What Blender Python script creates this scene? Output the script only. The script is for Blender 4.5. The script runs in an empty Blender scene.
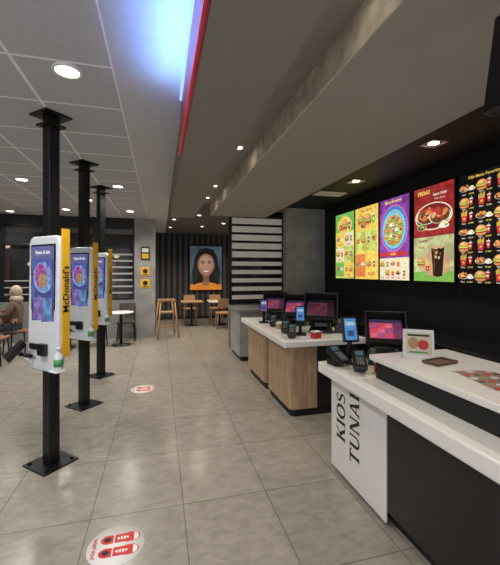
import bpy, math, random
from mathutils import Vector, Matrix
random.seed(7)
S=bpy.context.scene
COL=S.collection
S.view_settings.view_transform='Standard'

# ---------------------------------------------------------------- materials
def mat(name,col,rough=.5,metal=0,var=.06,scale=12,emit=0,spec=.5,bump=0,alpha=1,stretch=None):
    m=bpy.data.materials.new(name); m.use_nodes=True
    nt=m.node_tree; b=nt.nodes['Principled BSDF']
    b.inputs['Roughness'].default_value=rough
    b.inputs['Metallic'].default_value=metal
    b.inputs['Specular IOR Level'].default_value=spec
    tc=nt.nodes.new('ShaderNodeTexCoord'); mp=nt.nodes.new('ShaderNodeMapping')
    nt.links.new(tc.outputs['Object'],mp.inputs[0])
    if stretch: mp.inputs['Scale'].default_value=stretch
    n=nt.nodes.new('ShaderNodeTexNoise'); n.inputs['Scale'].default_value=scale; n.inputs['Detail'].default_value=5
    nt.links.new(mp.outputs[0],n.inputs['Vector'])
    r=nt.nodes.new('ShaderNodeValToRGB')
    r.color_ramp.elements[0].position=.3; r.color_ramp.elements[1].position=.7
    r.color_ramp.elements[0].color=tuple(max(0,x*(1-var)) for x in col)+(1,)
    r.color_ramp.elements[1].color=tuple(min(1,x*(1+var)) for x in col)+(1,)
    nt.links.new(n.outputs['Fac'],r.inputs[0]); nt.links.new(r.outputs[0],b.inputs['Base Color'])
    if emit:
        nt.links.new(r.outputs[0],b.inputs['Emission Color']); b.inputs['Emission Strength'].default_value=emit
    if bump:
        bp=nt.nodes.new('ShaderNodeBump'); bp.inputs['Strength'].default_value=bump; bp.inputs['Distance'].default_value=.01
        nt.links.new(n.outputs['Fac'],bp.inputs['Height']); nt.links.new(bp.outputs[0],b.inputs['Normal'])
    if alpha<1: b.inputs['Alpha'].default_value=alpha
    return m
def emi(name,col,s=1.0,var=0,scale=60):
    m=bpy.data.materials.new(name); m.use_nodes=True; nt=m.node_tree
    b=nt.nodes['Principled BSDF']; b.inputs['Base Color'].default_value=(col[0]*.3,col[1]*.3,col[2]*.3,1)
    b.inputs['Emission Color'].default_value=(*col,1); b.inputs['Emission Strength'].default_value=s
    b.inputs['Roughness'].default_value=.3
    if var:
        tc=nt.nodes.new('ShaderNodeTexCoord')
        n=nt.nodes.new('ShaderNodeTexNoise'); n.inputs['Scale'].default_value=scale; n.inputs['Detail'].default_value=4; n.inputs['Distortion'].default_value=.6
        nt.links.new(tc.outputs['Object'],n.inputs['Vector'])
        r=nt.nodes.new('ShaderNodeValToRGB'); r.color_ramp.elements[0].position=.36; r.color_ramp.elements[1].position=.64
        r.color_ramp.elements[0].color=(col[0]*(1-var*.8),col[1]*(1-var),col[2]*(1-var),1)
        r.color_ramp.elements[1].color=(min(1,col[0]*(1+var*.5)),min(1,col[1]*(1+var*.7)),min(1,col[2]*(1+var*.6)),1)
        nt.links.new(n.outputs['Fac'],r.inputs[0]); nt.links.new(r.outputs[0],b.inputs['Emission Color'])
    return m
def grid_mat(name,c1,c2,line,bw,rh,ox,oy,mortar,rough,nscale=3,bump=.2,spec=.5,lo=.66,vein=False):
    m=bpy.data.materials.new(name); m.use_nodes=True; nt=m.node_tree; b=nt.nodes['Principled BSDF']
    tc=nt.nodes.new('ShaderNodeTexCoord'); mp=nt.nodes.new('ShaderNodeMapping')
    mp.inputs['Location'].default_value=(ox,oy,0); nt.links.new(tc.outputs['Object'],mp.inputs[0])
    br=nt.nodes.new('ShaderNodeTexBrick'); br.offset=0; br.squash=1
    br.inputs['Scale'].default_value=1; br.inputs['Brick Width'].default_value=bw; br.inputs['Row Height'].default_value=rh
    br.inputs['Mortar Size'].default_value=mortar; br.inputs['Mortar Smooth'].default_value=.1; br.inputs['Bias'].default_value=0
    br.inputs['Color1'].default_value=(*c1,1); br.inputs['Color2'].default_value=(*c2,1); br.inputs['Mortar'].default_value=(*line,1)
    nt.links.new(mp.outputs[0],br.inputs['Vector'])
    n=nt.nodes.new('ShaderNodeTexNoise'); n.inputs['Scale'].default_value=nscale; n.inputs['Detail'].default_value=12; n.inputs['Roughness'].default_value=.76
    if vein:
        mp2=nt.nodes.new('ShaderNodeMapping'); mp2.inputs['Rotation'].default_value=(0,0,.6); mp2.inputs['Scale'].default_value=(1,1.8,1)
        nt.links.new(tc.outputs['Object'],mp2.inputs[0]); nt.links.new(mp2.outputs[0],n.inputs['Vector']); n.inputs['Distortion'].default_value=.4
    else: nt.links.new(tc.outputs['Object'],n.inputs['Vector'])
    r=nt.nodes.new('ShaderNodeValToRGB'); r.color_ramp.elements[0].position=.34; r.color_ramp.elements[1].position=.66
    r.color_ramp.elements[0].color=(lo,lo*.985,lo*.96,1); r.color_ramp.elements[1].color=(1.0,1.0,1.0,1)
    nt.links.new(n.outputs['Fac'],r.inputs[0])
    mx=nt.nodes.new('ShaderNodeMix'); mx.data_type='RGBA'; mx.blend_type='MULTIPLY'; mx.inputs[0].default_value=1
    nt.links.new(br.outputs['Color'],mx.inputs[6]); nt.links.new(r.outputs[0],mx.inputs[7])
    nt.links.new(mx.outputs[2],b.inputs['Base Color'])
    b.inputs['Roughness'].default_value=rough; b.inputs['Specular IOR Level'].default_value=spec
    bp=nt.nodes.new('ShaderNodeBump'); bp.inputs['Strength'].default_value=bump; bp.inputs['Distance'].default_value=.004; bp.invert=True
    nt.links.new(br.outputs['Fac'],bp.inputs['Height']); nt.links.new(bp.outputs[0],b.inputs['Normal'])
    return m

M={}
M['floor']=grid_mat('floor_tile',(.36,.33,.288),(.325,.298,.262),(.17,.158,.14),.61,.74,-.16,-.27,.0035,.22,7.0,vein=True,lo=.66)
M['ctile']=grid_mat('ceiling_tile',(.56,.58,.61),(.53,.55,.58),(.95,.97,1.0),.61,.61,.30,0,.012,.9,20,.3,.1,lo=.88)
M['cwhite']=mat('ceiling_white',(.58,.58,.60),.8,var=.03)
M['taupe']=mat('soffit_taupe',(.36,.325,.28),.75,var=.03,scale=3)
M['taupeA']=mat('soffit_panel_taupe',(.25,.225,.195),.75,var=.04,scale=3)
M['taupeS']=mat('soffit_slot_taupe',(.30,.275,.24),.8,var=.05,scale=4)
M['taupel']=mat('soffit_textured',(.62,.56,.47),.8,var=.28,scale=9,bump=.3)
M['cdark']=mat('ceiling_dark',(.13,.125,.12),.8)
M['black']=mat('black_matte',(.006,.006,.007),.6,var=.1)
M['blackg']=mat('black_gloss',(.010,.010,.012),.25,var=.1)
M['steel']=mat('black_steel',(.010,.010,.011),.35,.3,var=.1)
M['conc']=mat('concrete',(.30,.295,.29),.7,var=.22,scale=4,bump=.15)
M['greyw']=mat('grey_wall',(.22,.215,.21),.7,var=.1)
M['wood']=mat('light_oak',(.40,.27,.16),.5,var=.28,scale=6,stretch=(6,6,.5))
M['wood2']=mat('honey_wood',(.42,.25,.12),.5,var=.2,scale=8,stretch=(5,5,.6))
M['white']=mat('white_laminate',(.80,.79,.77),.25,var=.02)
M['whitep']=mat('white_panel',(.74,.73,.71),.45,var=.02)
M['plastic']=mat('white_plastic',(.68,.71,.76),.3,var=.02)
M['yellow']=mat('yellow_panel',(.80,.44,.02),.4,var=.03)
M['ink']=mat('black_ink',(.012,.012,.014),.5)
M['red']=mat('red_print',(.55,.03,.03),.5,var=.05)
M['green']=mat('green_label',(.06,.30,.10),.4,var=.05)
M['stw']=mat('sticker_white',(.74,.72,.70),.4,var=.04)
M['bronze']=mat('brown_leather',(.13,.07,.04),.5,var=.2,scale=30)
M['skin']=mat('skin',(.42,.24,.16),.6,var=.05)
M['scarf']=mat('beige_cloth',(.42,.34,.27),.9,var=.08)
M['jeans']=mat('dark_trousers',(.04,.045,.07),.9)
M['hair']=mat('hair_black',(.012,.010,.010),.5)
M['chrome']=mat('brushed_metal',(.45,.45,.46),.3,.9)
M['glass']=mat('dark_glass',(.03,.03,.035),.05,var=.05,alpha=.35)
M['glassd']=mat('screen_glass',(.015,.016,.018),.1,var=.05,alpha=.6)
M['frost']=mat('frosted_band',(.62,.58,.50),.6,var=.03,emit=.16)  # emission brightens the pale bands beyond the light that reaches them
M['frostd']=mat('frosted_line_glow',(.38,.38,.37),.6,var=.03,emit=.05)  # slight emission lightens the lines, no light source in them
M['outside']=mat('outside_wall',(.14,.115,.095),.8,var=.7,scale=2.2)
M['leather']=mat('dark_seat',(.05,.04,.035),.6)
M['lamp']=emi('lamp_lens',(1,.93,.82),16)
M['lampsm']=emi('spot_lens',(1,.88,.70),14)
M['ledr']=emi('led_red',(.6,.02,.05),.5)
M['ledb']=emi('led_blue',(.30,.5,1),1.3)
M['redband']=mat('red_band',(.22,.010,.018),.35,emit=.18)
M['warmw']=emi('warm_reflection',(1,.8,.55),1.4)
E_={}
def em(r,g,b,s=1.0,var=.4,scale=70):
    k=(r,g,b,s,var,scale)
    if k not in E_:
        l=.3*r+.55*g+.15*b; q=.12
        E_[k]=emi('screen_ink',(r+(l-r)*q,g+(l-g)*q,b+(l-b)*q),s,var,scale)
    return E_[k]
def stripes(name,c1,c2,sc):
    m=mat(name,c1,.9); nt=m.node_tree; b=nt.nodes['Principled BSDF']
    w=nt.nodes.new('ShaderNodeTexWave'); w.bands_direction='X'; w.inputs['Scale'].default_value=sc
    tc=nt.nodes.new('ShaderNodeTexCoord'); nt.links.new(tc.outputs['Object'],w.inputs['Vector'])
    r=nt.nodes.new('ShaderNodeValToRGB'); r.color_ramp.interpolation='CONSTANT'
    r.color_ramp.elements[0].color=(*c1,1); r.color_ramp.elements[1].color=(*c2,1); r.color_ramp.elements[1].position=.5
    nt.links.new(w.outputs['Fac'],r.inputs[0]); nt.links.new(r.outputs[0],b.inputs['Base Color'])
    return m
M['shirt']=mat('brown_cloth',(.13,.085,.07),.9,var=.15)
M['fab']=stripes('striped_fabric',(.42,.16,.07),(.10,.05,.04),7)
M['slatwall']=stripes('slat_wall',(.02,.02,.022),(.08,.08,.085),1.6)

# ---------------------------------------------------------------- geometry helpers
def link(o,parent=None):
    COL.objects.link(o)
    if parent: o.parent=parent
    return o
def info(o,label,cat,group=None):
    o['label']=label; o['category']=cat
    if group: o['group']=group
    return o
def empty(name,label,cat,loc=(0,0,0),rz=0,group=None):
    o=bpy.data.objects.new(name,None); o.location=loc; o.rotation_euler=(0,0,math.radians(rz)); o.empty_display_size=.1
    link(o); return info(o,label,cat,group)
def meshobj(name,v,f,mats,parent=None,bevel=0,mi=None,smooth=False,seg=2):
    me=bpy.data.meshes.new(name); me.from_pydata(v,[],f)
    for m in (mats if isinstance(mats,list) else [mats]): me.materials.append(m)
    if mi: 
        for p,i in zip(me.polygons,mi): p.material_index=i
    if smooth:
        for p in me.polygons: p.use_smooth=True
    me.update()
    o=bpy.data.objects.new(name,me); link(o,parent)
    if bevel:
        b=o.modifiers.new('Bevel','BEVEL'); b.width=bevel; b.segments=seg; b.limit_method='ANGLE'
    return o
BF=[(0,3,2,1),(4,5,6,7),(0,1,5,4),(1,2,6,5),(2,3,7,6),(3,0,4,7)]
def bverts(lo,hi):
    x0,y0,z0=lo;x1,y1,z1=hi
    return [(x0,y0,z0),(x1,y0,z0),(x1,y1,z0),(x0,y1,z0),(x0,y0,z1),(x1,y0,z1),(x1,y1,z1),(x0,y1,z1)]
def box(name,parent,lo,hi,m,bevel=.004,seg=2):
    return meshobj(name,bverts(lo,hi),BF,m,parent,bevel,seg=seg)
def boxes(name,parent,L,m,bevel=.003):
    v=[];f=[]
    for lo,hi in L:
        n=len(v); v+=bverts(lo,hi); f+=[tuple(i+n for i in q) for q in BF]
    return meshobj(name,v,f,m,parent,bevel)
def hexa(name,parent,bot,top,m,bevel=.004):
    return meshobj(name,list(bot)+list(top),BF,m,parent,bevel)
def tube(name,parent,p0,p1,r0,m,r1=None,seg=20,bevel=0):
    r1=r0 if r1 is None else r1
    p0=Vector(p0);p1=Vector(p1);d=(p1-p0).normalized()
    a=d.orthogonal().normalized();b=d.cross(a)
    v=[];f=[]
    for p,r in((p0,r0),(p1,r1)):
        for i in range(seg):
            t=2*math.pi*i/seg; v.append(tuple(p+a*math.cos(t)*r+b*math.sin(t)*r))
    for i in range(seg):
        j=(i+1)%seg; f.append((i,j,seg+j,seg+i))
    f.append(tuple(reversed(range(seg)))); f.append(tuple(range(seg,2*seg)))
    o=meshobj(name,v,f,m,parent,bevel)
    for p in o.data.polygons: p.use_smooth=len(p.vertices)==4
    return o
def lathe(name,parent,prof,m,seg=32,loc=(0,0,0)):
    v=[];f=[]
    for r,z in prof:
        for i in range(seg):
            t=2*math.pi*i/seg; v.append((loc[0]+r*math.cos(t),loc[1]+r*math.sin(t),loc[2]+z))
    for k in range(len(prof)-1):
        for i in range(seg):
            j=(i+1)%seg; f.append((k*seg+i,k*seg+j,(k+1)*seg+j,(k+1)*seg+i))
    f.append(tuple(reversed(range(seg)))); n=(len(prof)-1)*seg; f.append(tuple(range(n,n+seg)))
    return meshobj(name,v,f,m,parent,smooth=True)
def struct(name,lo,hi,m,bevel=0,label=None):
    o=box(name,None,lo,hi,m,bevel); o['kind']='structure'
    o['label']=label or name; return o
TX={}
def textgeo(s,sh=0,bold=0):
    k=(s,sh,bold)
    if k in TX: return TX[k]
    c=bpy.data.curves.new('t','FONT'); c.body=s; c.size=1; c.align_x='CENTER'; c.align_y='CENTER'; c.shear=sh; c.offset=bold; c.resolution_u=2
    o=bpy.data.objects.new('t',c); COL.objects.link(o)
    dg=bpy.context.evaluated_depsgraph_get(); ev=o.evaluated_get(dg); me=ev.to_mesh()
    g=([tuple(v.co) for v in me.vertices],[tuple(p.vertices) for p in me.polygons])
    ev.to_mesh_clear(); bpy.data.objects.remove(o); bpy.data.curves.remove(c)
    TX[k]=g; return g
class Art:
    def __init__(s): s.v=[];s.f=[];s.mi=[];s.mats=[];s.w=.001
    def m(s,mt):
        if mt not in s.mats: s.mats.append(mt)
        return s.mats.index(mt)
    def poly(s,pts,mt):
        s.w+=.00006; n=len(s.v); s.v+=[(x,y,s.w) for x,y in pts]; s.f.append(tuple(range(n,n+len(pts)))); s.mi.append(s.m(mt))
    def rect(s,x0,y0,x1,y1,mt): s.poly([(x0,y0),(x1,y0),(x1,y1),(x0,y1)],mt)
    def ell(s,x,y,a,b,mt,rot=0,t0=0,t1=360,n=28):
        r=math.radians(rot);P=[]
        full=(t1-t0)>=360
        for i in range(n if full else n+1):
            t=math.radians(t0+(t1-t0)*i/n); px=a*math.cos(t);py=b*math.sin(t)
            P.append((x+px*math.cos(r)-py*math.sin(r),y+px*math.sin(r)+py*math.cos(r)))
        s.poly(P,mt)
    def strip(s,L,R,mt):
        for i in range(len(L)-1): s.w-=.00006; s.poly([L[i],L[i+1],R[i+1],R[i]],mt)
        s.w+=.00006
    def text(s,t,x,y,size,mt,rot=0,sh=0,bold=0,sx=1):
        V,F=textgeo(t,sh,bold); s.w+=.00006; n=len(s.v); r=math.radians(rot);k=s.m(mt)
        for a,b,_ in V:
            a*=size*sx;b*=size
            s.v.append((x+a*math.cos(r)-b*math.sin(r),y+a*math.sin(r)+b*math.cos(r),s.w))
        for f in F: s.f.append(tuple(i+n for i in f)); s.mi.append(k)
    def build(s,name,parent,o,u,v):
        u=Vector(u).normalized();v=Vector(v).normalized();w=u.cross(v);o=Vector(o)
        P=[tuple(o+u*a+v*b+w*c) for a,b,c in s.v]
        return meshobj(name,P,s.f,s.mats,parent,mi=s.mi)
# serif lettering: strong strokes with short serifs
def serif(word,h,cx,cy,mt):
    A=Art(); T=.19;t=.11;sv=.06
    WD={'K':.84,'I':.36,'O':.88,'S':.64,'T':.78,'U':.86,'N':.90,'A':.86}
    tot=sum(WD[c] for c in word)+.06*(len(word)-1); x=-tot/2
    def rc(a,b,c,d): A.w-=.00006; A.rect(a,b,c,d,mt)
    def pl(P): A.w-=.00006; A.poly(P,mt)
    def ser(a,b,y): rc(a-.05,y,b+.05,y+sv)
    for c in word:
        w=WD[c]
        if c=='I': a=x+w/2-T/2; rc(a,0,a+T,1); ser(a,a+T,0); ser(a,a+T,1-sv)
        elif c=='K':
            a=x+.07; rc(a,0,a+T,1); ser(a,a+T,0); ser(a,a+T,1-sv)
            pl([(a+T-.01,.38),(a+T-.01,.53),(x+.64,1),(x+.78,1)]); pl([(a+.22,.50),(a+.36,.66),(x+.86,0),(x+.64,0)]); rc(x+.58,1-sv,x+.84,1); rc(x+.58,0,x+.90,sv)
        elif c=='O' :
            L=[];Q=[]
            for i in range(33):
                g=2*math.pi*i/32; L.append((x+w/2+w/2*math.cos(g),.5+.52*math.sin(g))); Q.append((x+w/2+(w/2-T)*math.cos(g),.5+(.52-t)*math.sin(g)))
            A.strip(L,Q,mt)
        elif c=='S':
            L=[];Q=[]
            for i in range(41):
                q=i/40
                if q<.5: g=math.radians(20+250*(q/.5)); px,py=x+w/2+.21*math.cos(g),.74+.21*math.sin(g)
                else: g=math.radians(90-250*((q-.5)/.5)); px,py=x+w/2+.23*math.cos(g),.26+.23*math.sin(g)
                L.append((px,py,.052+.045*math.exp(-((q-.5)/.16)**2)))
            for i,(px,py,th) in enumerate(L):
                a=L[max(0,i-1)];b=L[min(40,i+1)]; dx,dy=b[0]-a[0],b[1]-a[1]; n=math.hypot(dx,dy) or 1
                Q.append(((px-dy/n*th,py+dx/n*th),(px+dy/n*th,py-dx/n*th)))
            A.strip([q[0] for q in Q],[q[1] for q in Q],mt)
        elif c=='T':
            a=x+w/2-T/2; rc(a,0,a+T,1); ser(a,a+T,0); rc(x+.02,1-t,x+w-.02,1); rc(x+.02,.80,x+.08,1); rc(x+w-.08,.80,x+w-.02,1)
        elif c=='U':
            a=x+.08; b=x+w-.19; rc(a,.35,a+T,1); rc(b,.35,b+t,1); ser(a,a+T,1-sv); ser(b,b+t,1-sv)
            L=[];Q=[]
            for i in range(17):
                g=math.pi+math.pi*i/16; L.append(((a+b+t)/2+(b+t-a)/2*math.cos(g),.35+.37*math.sin(g))); k=i/16; th=T*(1-k)+t*k
                Q.append(((a+b+t)/2+((b+t-a)/2-th)*math.cos(g),.35+(.37-.12)*math.sin(g)))
            A.strip(L,Q,mt)
        elif c=='N':
            a=x+.08;b=x+w-.19; rc(a,0,a+t,1); rc(b,0,b+t,1); pl([(a-.02,1),(a+.18,1),(b+t,0),(b-.10,0)]); ser(a,a+t,0); ser(b,b+t,1-sv)
        elif c=='A':
            m=x+w/2; pl([(x+.04,0),(x+.17,0),(m+.03,1),(m-.08,1)]); pl([(x+w-.25,0),(x+w-.04,0),(m+.08,1),(m-.08,1)]); rc(x+.22,.28,x+w-.22,.28+.09); rc(x-.01,0,x+.24,sv); rc(x+w-.32,0,x+w+.02,sv)
        x+=w+.06
    A.v=[(cx-(b-.5)*h,cy+a*h,z) for a,b,z in A.v]
    return A
def light(name,kind,loc,e,col,parent=None,rot=(0,0,0),**k):
    L=bpy.data.lights.new(name,kind); L.energy=e; L.color=col
    for a,b in k.items(): setattr(L,a,b)
    o=bpy.data.objects.new(name,L); o.location=loc; o.rotation_euler=rot; link(o,parent); return o

# ---------------------------------------------------------------- food drawings
Ybun=em(.72,.26,.05);Ybun2=em(.90,.48,.14);Lett=em(.20,.48,.05);Pat=em(.16,.05,.02);Ched=em(.95,.50,.03)
Rd=em(.62,.02,.02,1,.15);Wh=em(.82,.80,.74,1,.12);Yl=em(.90,.62,.05,1,.25,20);Or=em(.80,.24,.03);Bk=em(.008,.008,.010,.6,.1);Pur=em(.26,.05,.42,1,.5,12);Bl=em(.05,.22,.7);Cy=em(.2,.6,.75);Gr=em(.16,.5,.08);Br=em(.20,.07,.02);Pk=em(.80,.12,.38);Tan=em(.60,.38,.18,1,.3,8);Cr=em(.88,.76,.5);DkR=em(.22,.01,.015);YG=em(.58,.66,.10,1,.4,7);Drk=em(.03,.012,.006,1,.6,30);Mut=em(.50,.52,.22,1,.4,7)
def burger(A,x,y,s):
    A.ell(x,y-.28*s,.46*s,.16*s,Ybun); A.ell(x,y-.14*s,.50*s,.11*s,Pat); A.ell(x,y-.06*s,.52*s,.09*s,Ched)
    for i in range(6): A.ell(x+(-.42+.17*i)*s,y+.01*s,.13*s,.07*s,Lett,(i*37)%50-25,n=10)
    A.ell(x,y+.05*s,.47*s,.36*s,Ybun,t0=0,t1=180); A.ell(x-.08*s,y+.20*s,.26*s,.13*s,Ybun2)
    for i in range(5): A.ell(x+(-.25+.12*i)*s,y+(.22+.05*((i*3)%3))*s,.025*s,.015*s,Cr,n=8)
def fries(A,x,y,s):
    for i in range(6):
        xx=x-.22*s+.088*s*i; A.poly([(xx-.03*s,y),(xx+.03*s,y),(xx+.05*s+(i-3)*.015*s,y+(.42+.09*((i*7)%3))*s),(xx-.01*s+(i-3)*.015*s,y+(.42+.09*((i*7)%3))*s)],(Yl,Ched)[i%2])
    A.poly([(x-.22*s,y-.4*s),(x+.22*s,y-.4*s),(x+.28*s,y+.12*s),(x-.28*s,y+.12*s)],Rd); A.ell(x,y-.12*s,.09*s,.09*s,Yl)
def drink(A,x,y,s,c=Br,l=Wh):
    A.poly([(x-.15*s,y-.42*s),(x+.15*s,y-.42*s),(x+.22*s,y+.30*s),(x-.22*s,y+.30*s)],c); A.ell(x,y+.31*s,.24*s,.06*s,l)
    A.rect(x+.03*s,y+.3*s,x+.06*s,y+.58*s,l); A.ell(x,y-.05*s,.10*s,.12*s,l)
def iced(A,x,y,s):
    A.poly([(x-.19*s,y-.45*s),(x+.19*s,y-.45*s),(x+.27*s,y+.45*s),(x-.27*s,y+.45*s)],Drk); A.ell(x,y-.45*s,.19*s,.05*s,Drk); A.ell(x,y+.45*s,.27*s,.07*s,Tan)
    rr=random.Random(3)
    for i in range(9): 
        cx=x+rr.uniform(-.17,.17)*s;cy=y+rr.uniform(.05,.42)*s;q=.05*s
        A.poly([(cx-q,cy-q*.8),(cx+q*.8,cy-q),(cx+q,cy+q*.8),(cx-q*.8,cy+q)],(Br,Tan,Drk)[i%3])
    A.rect(x-.16*s,y-.3*s,x-.12*s,y+.35*s,Br)
def chicken(A,x,y,s,c=Or,c2=Ybun):
    rr=random.Random(int(x*977+y*131+s*57))
    A.ell(x,y-.04*s,.50*s,.26*s,Cr,0); A.ell(x,y-.02*s,.44*s,.26*s,Pat,4)
    for i in range(13):
        A.ell(x+rr.uniform(-.28,.28)*s,y+rr.uniform(-.12,.20)*s,rr.uniform(.08,.18)*s,rr.uniform(.06,.11)*s,(c,c2,c,Br,Ybun2)[i%5],rr.uniform(-50,50),n=9)
def rice(A,x,y,s):
    A.ell(x,y-.08*s,.4*s,.15*s,Wh); A.ell(x,y-.02*s,.28*s,.25*s,Cr,t0=0,t1=180); A.ell(x+.2*s,y-.06*s,.12*s,.06*s,Lett)
def cell(A,x0,y0,x1,y1,bg,items,price):
    A.rect(x0,y0,x1,y1,bg); n=len(items); ww=(x1-x0)/n; hh=y1-y0
    for i,f in enumerate(items): f(A,x0+ww*(i+.5),y0+hh*.58,min(ww*.95,hh*.75))
    A.text(price,(x0+x1)/2,y0+hh*.13,hh*.18,Rd,bold=.02)

# ---------------------------------------------------------------- SHELL
struct('floor',(-6,-1.5,-.1),(5.2,14,0),M['floor'],label='grey stone-look square floor tiles with dark joints')
struct('ceiling',(-6,-1.5,3.0),(-.30,14,3.1),M['ctile'],label='grey suspended tile ceiling with pale grid')
struct('ceiling',(-.30,-1.5,3.0),(.175,14,3.1),M['cwhite'],label='smooth pale plaster ceiling strip')
struct('ceiling',(.175,-1.5,3.0),(5.2,14,3.1),M['cdark'],label='dark grey painted ceiling')
struct('ceiling',(.175,-1.5,2.6),(.58,6.1,3.0),M['taupeA'],label='taupe dropped ceiling panel')
struct('ceiling',(.58,-1.5,2.89),(.904,6.2,3.0),M['taupeS'],label='recessed taupe ceiling slot holding downlights')
struct('ceiling',(.912,-1.5,2.7),(1.97,6.4,3.0),M['taupe'],label='wide taupe soffit over the service counter')
struct('trim_1',(.904,-1.5,2.7),(.912,6.4,2.89),M['taupel'],label='textured pale band along the soffit edge')
struct('ceiling',(1.97,-1.5,2.95),(3.33,6.57,3.0),M['black'],label='black ceiling over the kitchen side')
struct('wall_right',(3.33,-1.5,0),(3.45,6.57,3.0),M['black'],label='matte black wall behind the menu boards')
struct('wall_center',(2.47,6.57,0),(3.45,6.75,3.0),M['conc'],label='grey concrete wall section')
struct('wall_back',(-.6,12.3,0),(5.2,12.45,3.0),M['slatwall'],label='dark ribbed feature wall')
struct('wall_east',(5.1,6.75,0),(5.2,12.3,3.0),M['cdark'],label='dark side wall')
struct('wall_left',(-6,-1.5,0),(-5.9,14,3.0),M['greyw'],label='grey side wall')
struct('wall_north',(-5.9,13.2,0),(-.6,13.3,3.0),M['outside'],label='dark wall beyond the windows')
struct('wall_pillar',(-.62,9.1,0),(-.12,9.6,3.0),M['conc'],label='grey tiled pillar')
struct('wall_half',(-5.9,9.15,0),(-.62,9.3,.95),M['greyw'],label='low grey wall under the windows')
struct('wall_lintel',(-5.9,9.15,2.78),(-.62,9.3,3.0),M['black'],label='black lintel above the windows')
struct('baseboard_right',(3.30,-1.5,0),(3.33,6.57,.1),M['blackg'])
struct('baseboard_back',(-.6,12.27,0),(5.1,12.3,.1),M['blackg'])
def window(i,x0,x1,bands):
    r=bpy.data.objects.new('window_%d'%i,None); r.location=(x0,9.15,.95); link(r); r['kind']='structure'; r['label']='dark glazed window with black steel frame and frosted stripes'
    w=x1-x0;h=1.83;t=.05
    boxes('frame',r,[((0,0,0),(t,.12,h)),((w-t,0,0),(w,.12,h)),((t,0,0),(w-t,.12,t)),((t,0,h-t),(w-t,.12,h)),((t,0,1.32),(w-t,.12,1.36))],M['steel'])
    box('glass',r,(t,.05,t),(w-t,.06,h-t),M['glass'],0)
    n=7 if bands else 3
    boxes('frosted_bands',r,[((t,.044,.16+.16*k),(w-t,.049,(.20 if bands else .185)+.16*k)) for k in range(n)],M['frostd'],0)
xs=[-5.9,-4.6,-3.55,-2.5,-1.55,-.62]
for i in range(5): window(i+1,xs[i],xs[i+1],i==4)
for j,(bx,ww,cs) in enumerate([(-5.0,.8,('Or','DkR')),(-2.9,1.1,('Tan','Br')),(-1.7,.6,('DkR','Tan'))]):  # invented glowing panels behind the glass, standing in for its warm reflections
    o=empty('reflection_panel','dim orange and brown glowing panel standing in for window reflections','reflection',(bx,12.6,0),group='stand-in panels for window reflections')
    box('backing',o,(-ww/2,0,1.2),(ww/2,.05,2.1),M['black'])
    for x in(-ww/2+.05,ww/2-.05): tube('post',o,(x,.025,0),(x,.025,1.2),.02,M['steel'])
    a=Art(); cm={'Or':em(.30,.09,.02,.7,.6,3),'DkR':em(.12,.02,.02,.7,.6,3),'Tan':em(.20,.12,.06,.8,.7,3),'Br':em(.10,.05,.03,.8,.7,3)}
    a.rect(-ww/2+.04,1.25,0,2.05,cm[cs[0]]); a.rect(.03,1.25,ww/2-.04,2.05,cm[cs[1]]); a.build('panel_print',o,(0,0,0),(1,0,0),(0,0,1))
for k,(x,z) in enumerate([(-3.6,2.3),(-2.4,2.45),(-2.9,1.9),(-1.5,2.2),(-4.9,2.5),(-2.0,1.7),(-5.2,2.2),(-4.2,1.9)]):  # added glowing blobs imitating warm reflections in the window glass
    o=empty('reflection_glow','small warm glow added behind the glass as a window reflection','lamp',(x,13.2,z),group='added warm glows for window reflections')
    box('bracket',o,(-.03,-.08,-.02),(.03,0,.02),M['steel'])
    lathe('glow_shape',o,[(.03,-.06),(.09,-.02),(.09,.05),(.04,.09)],M['warmw'],16,(0,-.13,0))
# ---------------------------------------------------------------- downlights
def downlight(x,y,z,e,r=.075,grp='round ceiling downlights',lens='lamp',col=(1,.95,.87),size=140):
    o=empty('downlight','round recessed white ceiling downlight, lit','ceiling light',(x,y,z),group=grp)
    lathe('trim_ring',o,[(r,-.0),(r*1.28,0),(r*1.25,-.012),(r,-.016),(r*.98,-.004)],M['white'],32)
    lathe('lens',o,[(r*.96,-.002),(r*.96,-.008),(r*.5,-.010)],M[lens],24)
    light('downlight_lamp','SPOT',(0,0,-.03),e,col,o,spot_size=math.radians(size),spot_blend=.8,shadow_soft_size=.06)
    return o
for x,y in [(-.60,2.54),(-.64,5.76),(-1.94,5.68),(-1.95,8.15),(-.64,8.06),(-1.94,2.5),(-3.3,4.2),(-3.3,7.4),(-.6,0.2),(-2.2,.2),(-1.3,10.9),(-1.3,7.0),(-3.2,8.7)]:
    downlight(x,y,3.0,98,.075)
for y in (3.33,1.3,4.9,5.7):
    downlight(.745,y,2.89,45,.048,'small slot downlights','lampsm',(1,.87,.70),84)
for x,y in [(.9,8.2),(1.2,10.2),(.3,10.6),(2.4,11),(.35,9.0),(1.7,9.4)]:
    downlight(x,y,3.0,75,.05,'far dining downlights','lampsm',(1,.85,.66))
for k,(x,y) in enumerate([(2.67,2.9),(2.71,4.39),(2.7,1.3)]):
    o=empty('square_downlight','square recessed adjustable spotlight in black ceiling','ceiling light',(x,y,2.95),group='square spotlights over the kitchen side')
    boxes('trim_frame',o,[((-.10,-.10,-.012),(.10,-.075,0)),((-.10,.075,-.012),(.10,.10,0)),((-.10,-.075,-.012),(-.075,.075,0)),((.075,-.075,-.012),(.10,.075,0))],M['chrome'])
    lathe('lens',o,[(.05,-.001),(.05,-.006),(.03,-.008)],M['lampsm'],20)
    light('square_lamp','SPOT',(0,0,-.03),45,(1,.9,.78),o,spot_size=math.radians(110),spot_blend=.6,shadow_soft_size=.05)
o=empty('ceiling_vent','pale rectangular air vent in the black ceiling','vent',(2.72,5.2,2.95))
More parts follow.
